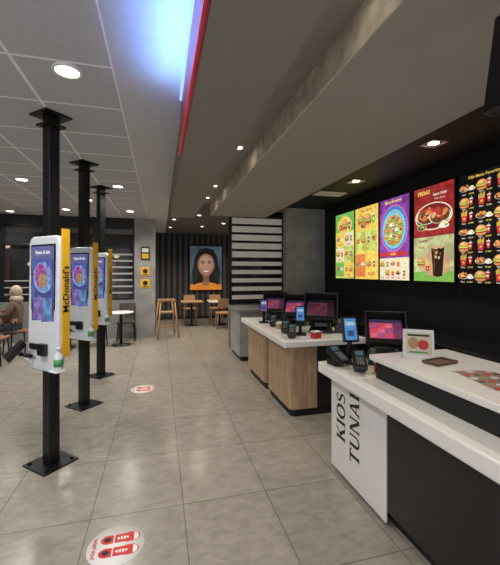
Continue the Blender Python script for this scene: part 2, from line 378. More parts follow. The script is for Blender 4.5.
boxes('frame',o,[((-.25,-.13,-.015),(.25,-.10,0)),((-.25,.10,-.015),(.25,.13,0)),((-.25,-.10,-.015),(-.22,.10,0)),((.22,-.10,-.015),(.25,.10,0))],M['white'])
boxes('louver',o,[((-.22,-.09+.03*k,-.012),(.22,-.075+.03*k,-.002)) for k in range(6)],M['white'],0)
o=empty('led_strip','dark red band with blue light tube on ceiling step','led light',(.175,0,2.6))
box('backing',o,(-.014,-1.4,.0),(0,2.9,.36),M['redband'],.003)
box('red_tube',o,(-.024,-1.4,.02),(-.014,2.9,.035),M['ledr'],.002)
box('blue_tube',o,(-.03,1.5,.365),(-.012,2.7,.385),M['ledb'],.002)
light('blue_led_lamp','AREA',(-.13,1.75,.10),9,(.10,.28,1),o,rot=(math.radians(180),math.radians(35),0),shape='RECTANGLE',size=.14,size_y=1.2)
light('blue_led_lamp','AREA',(-.12,2.1,.22),1.2,(.38,.66,1),o,rot=(math.radians(180),math.radians(10),0),shape='RECTANGLE',size=.08,size_y=.8)

# ---------------------------------------------------------------- menu boards
BX=3.295; ZB,ZT=1.535,2.715; H=ZT-ZB; Wd=.638
def board(yfar,label):
    o=empty('menu_board',label,'menu screen',(BX,yfar-Wd/2,ZB),group='lit menu screens on black wall')
    box('screen_housing',o,(-.05,-Wd/2-.006,-.006),(0,Wd/2+.006,H+.006),M['blackg'],.004)
    box('wall_bracket',o,(0,-.15,.35),(.034,.15,.85),M['steel'],.003)
    return o
def fin(A,o,name='screen'): A.build(name,o,(-.0505,Wd/2,0),(0,-1,0),(0,0,1))
W=Wd
o=board(5.95,'portrait menu screen, green and yellow with burger and chicken offers'); A=Art()
A.rect(0,0,W,H,YG); A.rect(0,H*.72,W,H,Gr); A.ell(W*.5,H*.82,.25,.15,Yl); burger(A,.32,H*.82,.24); drink(A,.48,H*.81,.18); fries(A,.18,H*.81,.19); A.text('Hemat',W/2,H*.955,.065,Yl,bold=.02)
cell(A,.02,H*.49,.31,H*.70,Yl,[chicken,rice],'25.000'); cell(A,.33,H*.49,W-.02,H*.70,Cr,[burger,drink],'28.000')
cell(A,.02,H*.26,.31,H*.47,Cr,[burger,fries],'30.000'); cell(A,.33,H*.26,W-.02,H*.47,YG,[chicken,drink],'32.000')
cell(A,.02,H*.03,.31,H*.24,Gr,[chicken,rice],'35.000'); cell(A,.33,H*.03,W-.02,H*.24,Yl,[fries,burger],'38.000')
fin(A,o)
o=board(5.27,'portrait menu screen with yellow and green meal offers'); A=Art()
A.rect(0,0,W,H,Yl); A.text('Paket Favorit',W/2,H*.95,.06,Rd,bold=.02)
burger(A,.16,H*.83,.2); burger(A,.36,H*.82,.22); drink(A,.52,H*.82,.2,Gr); chicken(A,.25,H*.75,.18)
cell(A,.02,H*.38,W-.02,H*.67,YG,[fries,burger,drink,chicken],'30.000'); cell(A,.02,H*.03,.31,H*.35,Or,[chicken,rice],'35.000'); cell(A,.33,H*.03,W-.02,H*.35,Yl,[burger,drink],'40.000')
fin(A,o)
o=board(4.588,'portrait menu screen, purple with round family meal picture'); A=Art()
A.rect(0,0,W,H,Pur); A.rect(0,0,W,H*.27,Cr); A.ell(W/2,H*.63,.30,.34,Pk); A.ell(W/2,H*.63,.28,.32,Bl); A.ell(W/2,H*.62,.25,.28,Cy); A.ell(W/2,H*.60,.21,.22,Gr)
for i in range(12):
    t=i*.5236; (chicken,burger,fries)[i%3](A,W/2+.17*math.cos(t),H*.61+.18*math.sin(t),.11)
for i in range(6):
    t=i*1.047; (rice,chicken)[i%2](A,W/2+.08*math.cos(t),H*.61+.09*math.sin(t),.12)
drink(A,.33,H*.63,.12,Rd); A.text('Menu Bersama',W/2,H*.955,.06,Yl,bold=.03)
A.rect(.02,H*.29,W-.02,H*.34,Rd); A.text('50.000',W/2,H*.315,.045,Yl,bold=.03)
for i in range(5):
    x=.08+.12*i
    (burger,drink,chicken,fries,rice)[i](A,x,H*.20,.11); (rice,burger,fries,chicken,drink)[i](A,x,H*.09,.11); A.rect(x-.03,H*.02,x+.03,H*.035,Pk)
fin(A,o)
o=board(3.855,'portrait menu screen with spicy red chicken above and iced drink below'); A=Art()
A.rect(0,0,W,H,DkR); A.rect(0,H*.48,W,H,em(.36,.015,.015,1,.5,9)); A.ell(W*.5,H*.68,.30,.17,Cr); A.ell(W*.5,H*.68,.28,.155,DkR); chicken(A,.23,H*.70,.38,Rd,Or); chicken(A,.43,H*.68,.34,Rd,Or); rice(A,.49,H*.58,.2); chicken(A,.14,H*.58,.16,Gr,Lett)
A.text('PEDAS',.17,H*.94,.07,Yl,bold=.03,sh=.2); A.text('Ayam Gulai',.43,H*.90,.045,Wh,bold=.02); A.text('Makin nikmat',.43,H*.855,.03,Wh)
A.rect(0,0,W,H*.47,Mut); A.rect(0,0,W,H*.10,Lett); A.ell(.36,H*.19,.22,.17,Tan); iced(A,.40,H*.21,.38); A.text('Dapatkan',.16,H*.43,.04,DkR,bold=.03); A.text('10.000',.13,H*.36,.04,Rd,bold=.03); burger(A,.13,H*.2,.14); fries(A,.24,H*.15,.12)
fin(A,o)
o=board(3.152,'black portrait menu screen listing meals with small pictures and prices'); A=Art()
A.rect(0,0,W,H,Bk); A.text('Pilih Menu Favoritmu',W/2,H*.96,.046,Yl,bold=.01)
k=0
for r in range(7):
    y=H*(.875-.135*r)
    for c in range(3):
        x=.11+.21*c
        (chicken if (r+c)%3==0 else burger if (r+c)%3==1 else fries)(A,x-.035,y,.13); 
        if (r+c)%3: drink(A,x+.05,y+.005,.10,Rd)
        else: rice(A,x+.055,y-.01,.11)
        A.text('Paket',x-.04,y-.07,.022,Wh,bold=.01); A.text('%d.000'%(25+2*k),x+.05,y-.07,.024,Yl,bold=.01); k+=1
fin(A,o)

# ---------------------------------------------------------------- service counters
TZ=.88
o=empty('service_counter','long white-topped counter with black body and white sign panel','counter',(1.42,0,0))
box('body',o,(0,-.9,.10),(.80,2.66,TZ-.09),M['blackg'],.006)
box('plinth',o,(.06,-.88,0),(.78,2.62,.10),M['black'],.003)
box('countertop',o,(-.10,-.95,TZ-.09),(.86,2.74,TZ),M['white'],.012,3)
p=box('sign_panel',o,(-.012,1.93,.03),(0,2.66,TZ-.09),M['whitep'],.003); p['label']='white panel with black lettering'
serif('KIOS',.132,.16,.49,M['ink']).build('lettering',p,(-.0125,2.66,0),(0,-1,0),(0,0,1))
serif('TUNAI',.132,.36,.475,M['ink']).build('lettering',p,(-.0125,2.66,0),(0,-1,0),(0,0,1))
o=empty('counter_riser','raised black shelf with white top standing on the counter','counter shelf',(1.52,0,TZ))
box('riser_body',o,(0,-.9,0),(.62,2.20,.125),M['black'],.004)
box('riser_top',o,(-.03,-.92,.125),(.66,2.24,.165),M['white'],.008,3)
RZ=TZ+.165
o=empty('service_counter','white-topped counter with light oak curved fronts and black plinth','counter',(1.42,3.65,0))
def rprism(name,parent,x0,y0,x1,y1,z0,z1,r,m):
    P=[];n=8
    for cx,cy,t0 in((x0+r,y0+r,180),(x1-.02,y0+.02,270),(x1-.02,y1-.02,0),(x0+r,y1-r,90)):
        rr=r if cx<(x0+x1)/2 else .02
        for i in range(n+1):
            t=math.radians(t0+90*i/n); P.append((cx+rr*math.cos(t),cy+rr*math.sin(t)))
    N=len(P); v=[(x,y,z0) for x,y in P]+[(x,y,z1) for x,y in P]
    f=[tuple(reversed(range(N))),tuple(range(N,2*N))]+[(i,(i+1)%N,N+(i+1)%N,N+i) for i in range(N)]
    return meshobj(name,v,f,m,parent)
rprism('oak_front',o,0,0,.34,.86,.09,TZ-.07,.06,M['wood'])
rprism('oak_front',o,0,.98,.34,1.95,.09,TZ-.07,.06,M['wood'])
box('body',o,(.05,.02,.09),(.85,1.93,TZ-.07),M['black'],.004)
rprism('plinth',o,.03,.03,.84,.86,0,.09,.06,M['black']); rprism('plinth',o,.03,.99,.84,1.92,0,.09,.06,M['black'])
box('countertop',o,(-.10,-.08,TZ-.07),(.92,2.02,TZ),M['white'],.012,3)
o=empty('bar_counter','grey low counter block with stone top','counter',(1.42,6.2,0))
box('body',o,(0,0,.08),(1.0,.85,.90),M['conc'],.004); box('plinth',o,(.03,.03,0),(.97,.82,.08),M['black'],.002)
box('countertop',o,(-.04,-.04,.90),(1.03,.88,.95),M['greyw'],.006)
o=empty('back_counter','black work counter along the menu wall','counter',(2.75,0,0))
box('body',o,(0,-.9,.08),(.54,6.3,.88),M['black'],.004); box('plinth',o,(.05,-.9,0),(.52,6.3,.08),M['black'],.002); box('countertop',o,(-.03,-.9,.88),(.54,6.33,.92),M['blackg'],.005)
o=empty('slatted_screen','black framed dark glass screen with wide pale horizontal bands','screen',(1.46,7.4,0))
box('base_panel',o,(0,0,0),(1.28,.10,.95),M['greyw'],.004)
boxes('frame',o,[((0,-.01,.95),(.06,.08,3.0)),((1.22,-.01,.95),(1.28,.08,3.0)),((.06,-.01,.95),(1.22,.08,1.01)),((.06,-.01,2.88),(1.22,.08,3.0))],M['steel'])
box('glass',o,(.06,.035,1.0),(1.22,.045,2.90),M['glassd'],0)
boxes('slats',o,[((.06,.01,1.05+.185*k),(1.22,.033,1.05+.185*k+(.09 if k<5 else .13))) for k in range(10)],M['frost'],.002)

# ---------------------------------------------------------------- kiosks
def kiosk(x,y,label):
    K=empty('ordering_kiosk',label,'self-order kiosk',(x,y,0),-43,group='row of self-order kiosks')
    box('post',K,(-.048,-.048,.012),(.048,.048,2.985),M['steel'],.006)
    bp=box('base_plate',K,(-.155,-.155,0),(.155,.155,.014),M['steel'],.004)
    for sx in(-1,1):
        for sy in(-1,1):
            tube('bolt',bp,(sx*.115,sy*.115,.014),(sx*.115,sy*.115,.032),.014,M['steel'],seg=6)
    boxes('ceiling_bracket',K,[((-.12,-.12,2.985),(.12,.12,3.0)),((-.085,-.085,2.90),(.085,.085,2.915))],M['steel'])
    cx=.055
    def outline(w,z0,z1,r):
        P=[];n=6
        for ax,az,t0 in((cx+w-r,z1-r,0),(cx-w+r,z1-r,90),(cx-w+r,z0+r,180),(cx+w-r,z0+r,270)):
            for i in range(n+1):
                t=math.radians(t0+90*i/n); P.append((ax+r*math.cos(t),az+r*math.sin(t)))
        return P
    P=outline(.208,.83,1.95,.065); N=len(P)
    v=[(a,-.049,b) for a,b in P]+[(a,-.098 if b>1.1 else -.113,b) for a,b in P]
    f=[tuple(range(N)),tuple(reversed(range(N,2*N)))]+[(i,N+i,N+(i+1)%N,(i+1)%N) for i in range(N)]
    meshobj('housing',v,f,M['plastic'],K,.014,seg=3)
    s=box('touch_screen',K,(cx-.168,-.106,1.20),(cx+.168,-.093,1.88),M['blackg'],.003)
    A=Art(); a,b=.312,.65
    A.rect(0,0,a,b,em(.07,.09,.32,.9,.7,9)); A.rect(0,b*.84,a,b,em(.12,.12,.32,.9)); A.ell(a*.5,b*.60,.13,.13,em(.22,.30,.65,.8,.7,20)); A.ell(a*.42,b*.62,.08,.10,em(.42,.08,.38,.8,.7,25)); A.ell(a*.62,b*.52,.08,.07,em(.15,.35,.6,.8,.7,25))
    A.ell(a*.5,b*.56,.055,.06,em(.45,.25,.12,.7,.6,60)); A.rect(.03,b*.06,a*.48,b*.34,em(.25,.16,.5,.7,.7,20)); A.rect(a*.52,b*.06,a-.03,b*.34,em(.12,.26,.55,.7,.7,20)); A.text('Pesan di sini',a/2,b*.92,.042,Wh,bold=.02)
    A.build('display',s,(cx-.156,-.1062,1.215),(1,0,0),(0,0,1))
    X=cx+.211
    sp=box('side_panel',K,(X,-.083,.96),(X+.012,-.013,2.0),M['yellow'],.005,3); sp['label']='yellow side panel with dark lettering'
    A=Art(); A.text("McDonald's",.035,.55,.070,M['ink'],rot=90,bold=.02,sx=1.15); A.build('lettering',sp,(X+.0125,-.083,.96),(0,1,0),(0,0,1))
    box('barcode_scanner',K,(cx-.02,-.148,.96),(cx+.08,-.105,1.06),M['blackg'],.012)
    box('receipt_slot',K,(cx-.16,-.128,1.0),(cx-.06,-.103,1.05),M['blackg'],.006)
    box('status_light',K,(cx-.15,-.118,.92),(cx-.08,-.105,.94),M['greyw'],.003)
    tube('terminal_arm',K,(cx-.14,-.10,.93),(cx-.17,-.20,.97),.016,M['steel'])
    hexa('card_terminal',K,[(cx-.21,-.28,.92),(cx-.12,-.30,.92),(cx-.12,-.16,1.04),(cx-.21,-.14,1.04)],[(cx-.21,-.31,.965),(cx-.12,-.33,.965),(cx-.12,-.19,1.085),(cx-.21,-.17,1.085)],M['blackg'],.008)
    tube('terminal_cable',K,(cx-.17,-.19,.95),(cx-.12,-.10,.87),.006,M['plastic'])
    bt=lathe('sanitizer_bottle',K,[(.030,0),(.033,.01),(.033,.12),(.012,.145),(.012,.165),(.022,.17),(.022,.18)],M['plastic'],18,(cx+.235,-.12,.87))
    lathe('bottle_label',bt,[(.0345,.03),(.0345,.09)],M['green'],18,(cx+.235,-.12,.87))
    box('bottle_shelf',K,(cx+.17,-.165,.855),(cx+.275,-.080,.869),M['plastic'],.004)
    return K
kiosk(-.91,3.32,'white touch-screen kiosk with yellow side strip on bolted black post')
kiosk(-.91,4.66,'white touch-screen kiosk with yellow side strip on bolted black post')
kiosk(-.91,5.92,'white touch-screen kiosk with yellow side strip on bolted black post')

# ---------------------------------------------------------------- floor stickers
def sticker(x,y,r):
    o=empty('floor_sticker','round white floor sticker with two red sneakers','floor sticker',(x,y,0),group='queue distance stickers')
    lathe('sticker_disc',o,[(r,0),(r,.0015)],M['stw'],48)
    A=Art(); A.w=.0016
    for s in(-1,1):
        cx=s*.052
        A.ell(cx,.06,.040,.060,M['red']); A.ell(cx,-.065,.036,.045,M['red']); A.rect(cx-.034,-.07,cx+.034,.06,M['red'])
        A.ell(cx,.085,.030,.026,M['stw'],t0=0,t1=180); A.ell(cx,.02,.013,.035,M['stw'])
        for k in range(3): A.rect(cx-.016,.0+.018*k,cx+.016,.006+.018*k,M['red'])
        A.ell(cx,-.07,.018,.022,M['ink']); A.rect(cx-.034,-.035,cx+.034,-.028,M['stw'])
    A2=Art(); A2.w=.0016; A2.mats=A.mats; A2.f=A.f; A2.mi=A.mi
    A2.v=[(b+.015,-a,c) for a,b,c in A.v]; A2.w=A.w
    A2.text('JAGA JARAK',-.125,0,.030,M['red'],rot=90,bold=.02)
    A2.build('shoe_print',o,(0,0,0),(1,0,0),(0,1,0)); return o
sticker(-.256,2.22,.165); sticker(-.232,5.09,.165)

# ---------------------------------------------------------------- POS and countertop items
def pos(x,y,z,rz,c,label,s=1.15,lift=0,tilt=38,br=.55):
    o=empty('cash_register',label,'cash register',(x,y,z),rz,group='black touch-screen registers')
    hexa('base',o,[(-.15,-.15,0),(.15,-.15,0),(.15,.13,0),(-.15,.13,0)],[(-.14,-.14,.04),(.14,-.14,.04),(.12,.11,.10),(-.12,.11,.10)],M['blackg'],.012)
    hexa('neck',o,[(-.08,-.03,.06),(.08,-.03,.06),(.08,.09,.06),(-.08,.09,.06)],[(-.07,.0,.19+lift),(.07,.0,.19+lift),(.07,.09,.19+lift),(-.07,.09,.19+lift)],M['blackg'])
    t=math.radians(tilt); c_,s_=math.cos(t),math.sin(t)
    def P(a,b,d): return (a*s, (b*s_-d*c_)*s-.13, .11+lift+(b*c_+d*s_)*s)
    w,h=.165,.28
    m=hexa('monitor',o,[P(-w,0,.02),P(w,0,.02),P(w,0,-.045),P(-w,0,-.045)],[P(-w,h,.02),P(w,h,.02),P(w,h,-.045),P(-w,h,-.045)],M['blackg'],.012)
    for sx in(-1,1):
        a0,a1=sx*w,sx*(w-.012)
        hexa('hood_side',m,[P(a0,.02,.02),P(a1,.02,.02),P(a1,h,.02),P(a0,h,.02)],[P(a0,.02,.022),P(a1,.02,.022),P(a1,h,.09),P(a0,h,.09)],M['black'],.001)
    hexa('hood_top',m,[P(-w,h-.012,.02),P(w,h-.012,.02),P(w,h,.02),P(-w,h,.02)],[P(-w,h-.012,.09),P(w,h-.012,.09),P(w,h,.09),P(-w,h,.09)],M['black'],.001)
    A=Art(); A.rect(0,0,.26*s,.20*s,c); A.rect(0,.165*s,.26*s,.20*s,em(.04,.03,.08,br)); A.rect(.19*s,0,.26*s,.165*s,em(.16,.03,.10,br))
    cc=[em(.70,.10,.16,br),em(.34,.06,.22,br),em(.60,.04,.10,br)]
    for i in range(3):
        for j in range(3): A.rect((.010+.059*i)*s,(.01+.050*j)*s,(.064+.059*i)*s,(.055+.050*j)*s,cc[(i+2*j)%3])
    A.build('screen',m,P(-.13,.04,.0205),(1,0,0),(0,s_,c_))
    hexa('receipt_printer',o,[(.17,-.08,0),(.30,-.08,0),(.30,.10,0),(.17,.10,0)],[(.175,-.05,.13),(.295,-.05,.13),(.295,.10,.16),(.175,.10,.16)],M['blackg'],.012)
    return o
PK=em(.55,.04,.12,.8);BLU=em(.05,.25,.6,.8)
pos(1.86,2.56,TZ,-30,PK,'bulky black register with hooded red-pink screen on front counter',1.0,.07,48,.95)
pos(1.80,5.30,TZ,-28,em(.12,.06,.18,.6),'bulky black register with dim purple screen on oak counter',1.2,.03,50,.35)
pos(1.94,4.72,TZ,-30,em(.25,.04,.14,.6),'bulky black register with pink-purple screen on oak counter',1.2,.03,50,.6)
pos(2.02,4.10,TZ,-30,em(.05,.04,.06),'bulky black register with dark screen on oak counter',1.3,.05,45,.06)
def phone(x,y,z,rz,c,label,s=1,det=True):
    o=empty('payment_display',label,'payment device',(x,y,z),rz,group='payment devices with small screens')
    box('base',o,(-.07*s,-.07*s,0),(.07*s,.07*s,.022),M['blackg'],.006)
    tube('neck',o,(0,.02,.018),(0,.0,.22*s),.020,M['steel'])
    t=math.radians(20); c_,s_=math.cos(t),math.sin(t)
    def P(a,b,d): return (a*s, (b*s_-d*c_-.04)*s, (.17+b*c_+d*s_)*s)
    m=hexa('tablet',o,[P(-.060,0,.008),P(.060,0,.008),P(.060,0,-.03),P(-.060,0,-.03)],[P(-.060,.19,.008),P(.060,.19,.008),P(.060,.19,-.03),P(-.060,.19,-.03)],M['blackg'],.006)
    A=Art(); A.rect(0,0,.090*s,.165*s,c)
    if det: A.rect(.01*s,.11*s,.08*s,.14*s,em(.4,.6,.75,.7)); A.rect(.02*s,.03*s,.07*s,.07*s,em(.03,.06,.25,.7))
    A.build('screen',m,P(-.045,.012,.0085),(1,0,0),(0,s_,c_))
    return o
phone(1.56,2.62,TZ,-14,BLU,'black stand with bright blue phone screen on front counter',1.1)
phone(1.66,3.93,TZ,-20,BLU,'black stand with blue phone screen on oak counter')
phone(1.52,5.0,TZ,-15,em(.2,.1,.35,.7),'black stand with dim purple phone screen on oak counter')
def pinpad(x,y,z,rz,label):
    o=empty('card_reader',label,'card reader',(x,y,z),rz,group='black card readers')
    box('stand',o,(-.045,-.04,0),(.045,.08,.05),M['blackg'],.008)
    hexa('body',o,[(-.048,-.11,.03),(.048,-.11,.03),(.048,.09,.10),(-.048,.09,.10)],[(-.048,-.12,.065),(.048,-.12,.065),(.048,.08,.15),(-.048,.08,.15)],M['blackg'],.010)
    boxes('keypad',o,[((-.028+.02*i,-.09+.022*j,.07+.0092*j),(-.014+.02*i,-.075+.022*j,.086+.0092*j)) for i in range(3) for j in range(4)],M['greyw'],.001)
    box('display',o,(-.030,.01,.118),(.030,.055,.142),em(.06,.18,.22,.4),.002); return o
pinpad(1.50,2.38,TZ,-25,'black card reader beside the blue phone screen'); pinpad(1.41,2.57,TZ,10,'black card reader at the counter corner'); pinpad(1.50,3.80,TZ,-25,'black card reader on the oak counter'); pinpad(1.54,4.12,TZ,-25,'black card reader on the oak counter'); pinpad(1.56,4.66,TZ,-25,'black card reader on the oak counter')
def cup(x,y,z,c,lab):
    o=empty('paper_box',lab,'box',(x,y,z),20); box('carton',o,(-.05,-.04,0),(.05,.04,.07),c,.004); box('lid',o,(-.053,-.043,.07),(.053,.043,.082),M['whitep'],.003)
cup(1.66,2.32,TZ,M['red'],'small red carton on the white counter'); cup(1.58,4.42,TZ,M['wood2'],'small brown carton on the oak counter'); cup(1.76,3.70,TZ,M['red'],'small red carton on the oak counter')
o=empty('tent_card','white folded printed notice stand on the shelf','sign',(1.80,2.10,RZ),-35)
cf=hexa('card_front',o,[(-.10,-.05,0),(.10,-.05,0),(.10,-.047,0),(-.10,-.047,0)],[(-.10,-.002,.19),(.10,-.002,.19),(.10,.001,.19),(-.10,.001,.19)],M['whitep'],0)
hexa('card_rear',o,[(-.10,.047,0),(.10,.047,0),(.10,.05,0),(-.10,.05,0)],[(-.10,.001,.19),(.10,.001,.19),(.10,.004,.19),(-.10,.004,.19)],M['whitep'],0)
A=Art(); A.rect(.015,.02,.185,.175,mat('cream_print',(.62,.55,.42),.5)); A.ell(.065,.10,.035,.04,M['wood2']); A.ell(.13,.09,.035,.035,M['red']); A.rect(.03,.148,.17,.162,M['ink']); A.rect(.04,.03,.16,.042,M['green']); A.build('print',cf,(-.10,-.0505,0),(1,0,0),(0,.25,.97))
o=empty('bill_tray','shallow brown leather tray on the white shelf','tray',(1.80,1.90,RZ),12)
box('tray_base',o,(-.10,-.06,0),(.10,.06,.008),M['bronze'],.003)
boxes('rim',o,[((-.10,-.06,.008),(.10,-.05,.02)),((-.10,.05,.008),(.10,.06,.02)),((-.10,-.05,.008),(-.09,.05,.02)),((.09,-.05,.008),(.10,.05,.02))],M['bronze'],.002)
o=empty('menu_sheet','laminated menu sheet with small food pictures on shelf','menu',(1.80,1.52,RZ),-12)
box('sheet',o,(-.13,-.19,0),(.13,.19,.004),M['whitep'],.001)
A=Art(); A.w=.0042
A.rect(-.12,-.18,.12,.18,mat('menu_paper',(.30,.26,.22),.3))
for i in range(4):
    for j in range(6):
        A.ell(-.09+.06*i,-.15+.06*j,.022,.02,[M['red'],M['wood2'],M['bronze'],M['stw']][(i*2+j)%4])
A.build('print',o,(0,0,0),(1,0,0),(0,1,0))
o=empty('hanging_monitor','black wide monitor hanging from the taupe soffit','monitor',(1.22,.60,2.7))
hexa('monitor_housing',o,[(-.02,-.48,-.44),(.03,-.48,-.45),(.03,.46,-.45),(-.02,.46,-.44)],[(.04,-.48,-.06),(.09,-.48,-.07),(.09,.46,-.07),(.04,.46,-.06)],M['blackg'],.006)
tube('hanger',o,(.06,-.2,-.09),(.06,-.2,0),.014,M['steel']); tube('hanger',o,(.06,.2,-.09),(.06,.2,0),.014,M['steel'])

# ---------------------------------------------------------------- portrait poster
o=empty('portrait_poster','large poster of a smiling dark-haired girl in orange top','poster',(1.58,12.265,1.0))
box('backing',o,(-.58,-.04,0),(.58,0,1.58),M['black'],.005)
box('wall_bracket',o,(-.3,0,.4),(.3,.03,1.2),M['steel'],.003)
A=Art(); w,h=1.12,1.54
def pe(r,g,b,sc=5,v=.15): return emi('poster_glow_ink',(r,g,b),.75,v,sc)  # print emits by itself, so its brightness is put into the colour
sk=pe(.19,.085,.05);skm=pe(.27,.13,.08);sk2=pe(.37,.195,.125);sk3=pe(.44,.245,.165);hr=pe(.007,.006,.006,20,.2);hr2=pe(.026,.017,.014,40,.5)
A.rect(0,0,w,h,pe(.06,.085,.11,2,.5)); A.rect(0,0,w,.20,pe(.60,.20,.02))
A.ell(.56,.98,.42,.50,hr); A.poly([(.14,.95),(.06,.60),(.10,.30),(.22,.16),(.90,.16),(1.02,.30),(1.06,.60),(.98,.95)],hr); A.ell(.24,.32,.16,.20,hr); A.ell(.88,.32,.16,.20,hr)
for i in range(8):
    A.ell(.13+.020*i,.52+.03*i,.008,.34,hr2,6-i,n=14); A.ell(.99-.020*i,.50+.03*i,.008,.34,hr2,-6+i,n=14)
A.ell(.56,.0,.54,.27,pe(.66,.22,.02),t0=0,t1=180); A.poly([(.44,.18),(.68,.18),(.66,.5),(.46,.5)],sk); A.ell(.56,.24,.14,.08,skm)
n0=len(A.v)
def face(cx,cy,a,b,m): 
    P=[]
    for i in range(36):
        t=2*math.pi*i/36; yy=math.sin(t); xx=math.cos(t)*(1-.20*max(0,-yy)**1.5)
        P.append((cx+a*xx,cy+b*yy))
    A.poly(P,m)
def mix(a,b,k): return tuple(a[i]+(b[i]-a[i])*k for i in range(3))
c0=(.17,.075,.045);c1=(.46,.26,.175)
for i in range(9):
    k=i/8; face(.56-.006*k,.83+.02*k,.24-.075*k,.335-.115*k,pe(*mix(c0,c1,k**.8)))
A.ell(.455,.755,.055,.045,sk2,20); A.ell(.452,.76,.035,.028,sk3,20); A.ell(.665,.755,.052,.042,sk2,-20); A.ell(.665,.76,.033,.026,sk3,-20); A.ell(.56,.575,.045,.025,sk2)
A.poly([(.31,.70),(.325,.95),(.40,1.10),(.56,1.17),(.56,1.30),(.38,1.28),(.26,1.08),(.27,.72)],hr); A.poly([(.82,.70),(.795,.95),(.72,1.10),(.55,1.17),(.56,1.30),(.76,1.28),(.87,1.08),(.86,.72)],hr)
for s in(-1,1):
    A.ell(.56+s*.09,.89,.052,.030,skm); A.ell(.56+s*.09,.880,.040,.016,pe(.5,.47,.44)); A.ell(.56+s*.09,.882,.021,.018,hr); A.ell(.56+s*.09,.895,.046,.008,hr); A.ell(.56+s*.095,.94,.056,.012,hr2,-s*8)
A.ell(.56,.755,.038,.024,skm); A.ell(.56,.762,.024,.017,sk3)
A.ell(.56,.685,.108,.076,pe(.28,.06,.06),t0=180,t1=360); A.ell(.56,.682,.103,.013,pe(.28,.06,.06)); A.ell(.56,.679,.086,.044,pe(.72,.69,.65),t0=180,t1=360)
A.v=[(x if i<n0 else .56+(x-.56)*1.28,y if i<n0 else .80+(y-.80)*1.26+.03,z) for i,(x,y,z) in enumerate(A.v)]
A.build('portrait_print',o,(-.56,-.0405,.02),(1,0,0),(0,0,1))
for k,(z,c,hh,lb) in enumerate([(1.95,'ink',.34,'small dark notice on the pillar'),(1.55,'yellow',.22,'small yellow notice on the pillar'),(1.25,'yellow',.22,'small yellow square notice on the pillar')]):
    o=empty('wall_notice',lb,'sign',(-.36,9.1,z),group='notices on the pillar')
    box('plate',o,(-.11,-.012,0),(.11,0,hh),M['ink'] if c=='ink' else M['yellow'],.003)
    A=Art()
    if c=='ink': A.rect(.03,.04,.19,.16,M['yellow']); A.rect(.03,.2,.19,.3,M['stw'])
    else: A.ell(.11,.12,.06,.06,M['ink']); A.rect(.03,.02,.19,.04,M['ink'])
    A.build('print',o,(-.11,-.0125,0),(1,0,0),(0,0,1))

# ---------------------------------------------------------------- furniture
def chair(x,y,rz,label,seatm,frame):
    o=empty('dining_chair',label,'chair',(x,y,0),rz,group=None)
    box('seat',o,(-.21,-.21,.43),(.21,.21,.47),seatm,.012)
    for sx in(-1,1):
        for sy in(-1,1): tube('leg',o,(sx*.20,sy*.20,0),(sx*.17,sy*.17,.43),.013,frame,.017,12)
    hexa('backrest',o,[(-.19,.19,.62),(.19,.19,.62),(.19,.215,.62),(-.19,.215,.62)],[(-.19,.24,.88),(.19,.24,.88),(.19,.265,.88),(-.19,.265,.88)],seatm,.01)
    for sx in(-1,1): tube('back_post',o,(sx*.17,.18,.46),(sx*.17,.23,.8),.012,frame)
    return o
def table(x,y,label,r=.33,sq=False,m='white'):
    o=empty('dining_table',label,'table',(x,y,0))
    if sq: box('tabletop',o,(-r,-r,.72),(r,r,.755),M[m],.008)
    else: lathe('tabletop',o,[(r-.01,.72),(r,.73),(r,.745),(r-.01,.755)],M[m],40)
    tube('column',o,(0,0,.02),(0,0,.72),.03,M['steel'])
    lathe('base',o,[(.21,0),(.21,.012),(.05,.03),(.03,.05)],M['steel'],32)
    return o
table(-.85,8.28,'white round cafe table on black pedestal',.27)
table(-3.52,8.0,'white square cafe table on black pedestal',.30,True)
table(-2.0,8.3,'small wooden square table on black pedestal',.3,True,'wood2')
table(.95,10.8,'wooden square table near the ribbed wall',.33,True,'wood2')
table(1.80,10.7,'white square table near the poster',.36,True)
CH=[(-1.38,8.35,90,'dark chair beside the round table',M['leather'],M['steel']),(-.78,8.82,0,'dark chair behind the round table',M['leather'],M['steel']),
(-2.0,7.75,180,'wooden chair at the small table',M['wood2'],M['steel']),
(.95,11.45,0,'wooden chair near the ribbed wall',M['wood2'],M['wood2']),
(1.80,10.05,180,'wooden chair in front of the poster table',M['wood2'],M['wood2']),(1.80,11.4,0,'wooden chair behind the poster table',M['wood2'],M['wood2'])]
for c in CH: chair(*c)
o=empty('high_chair','tall honey wood high chair with splayed legs','high chair',(.16,9.0,0),10)
box('seat',o,(-.17,-.16,.62),(.17,.16,.65),M['wood2'],.008)
for sx in(-1,1):
    for sy in(-1,1): 
        tube('leg',o,(sx*.26,sy*.24,0),(sx*.17,sy*.16,.94),.022,M['wood2'],.018,12)
boxes('tray_rail',o,[((-.20,-.18,.92),(-.16,.18,.96)),((.16,-.18,.92),(.20,.18,.96)),((-.20,-.20,.92),(.20,-.16,.96)),((-.20,.16,.92),(.20,.20,.96))],M['wood2'])
box('footrest',o,(-.22,-.22,.30),(.22,-.18,.325),M['wood2'])
for s in(-1,1): box('stretcher',o,(s*.225-.01,-.2,.18),(s*.225+.01,.2,.205),M['wood2'])

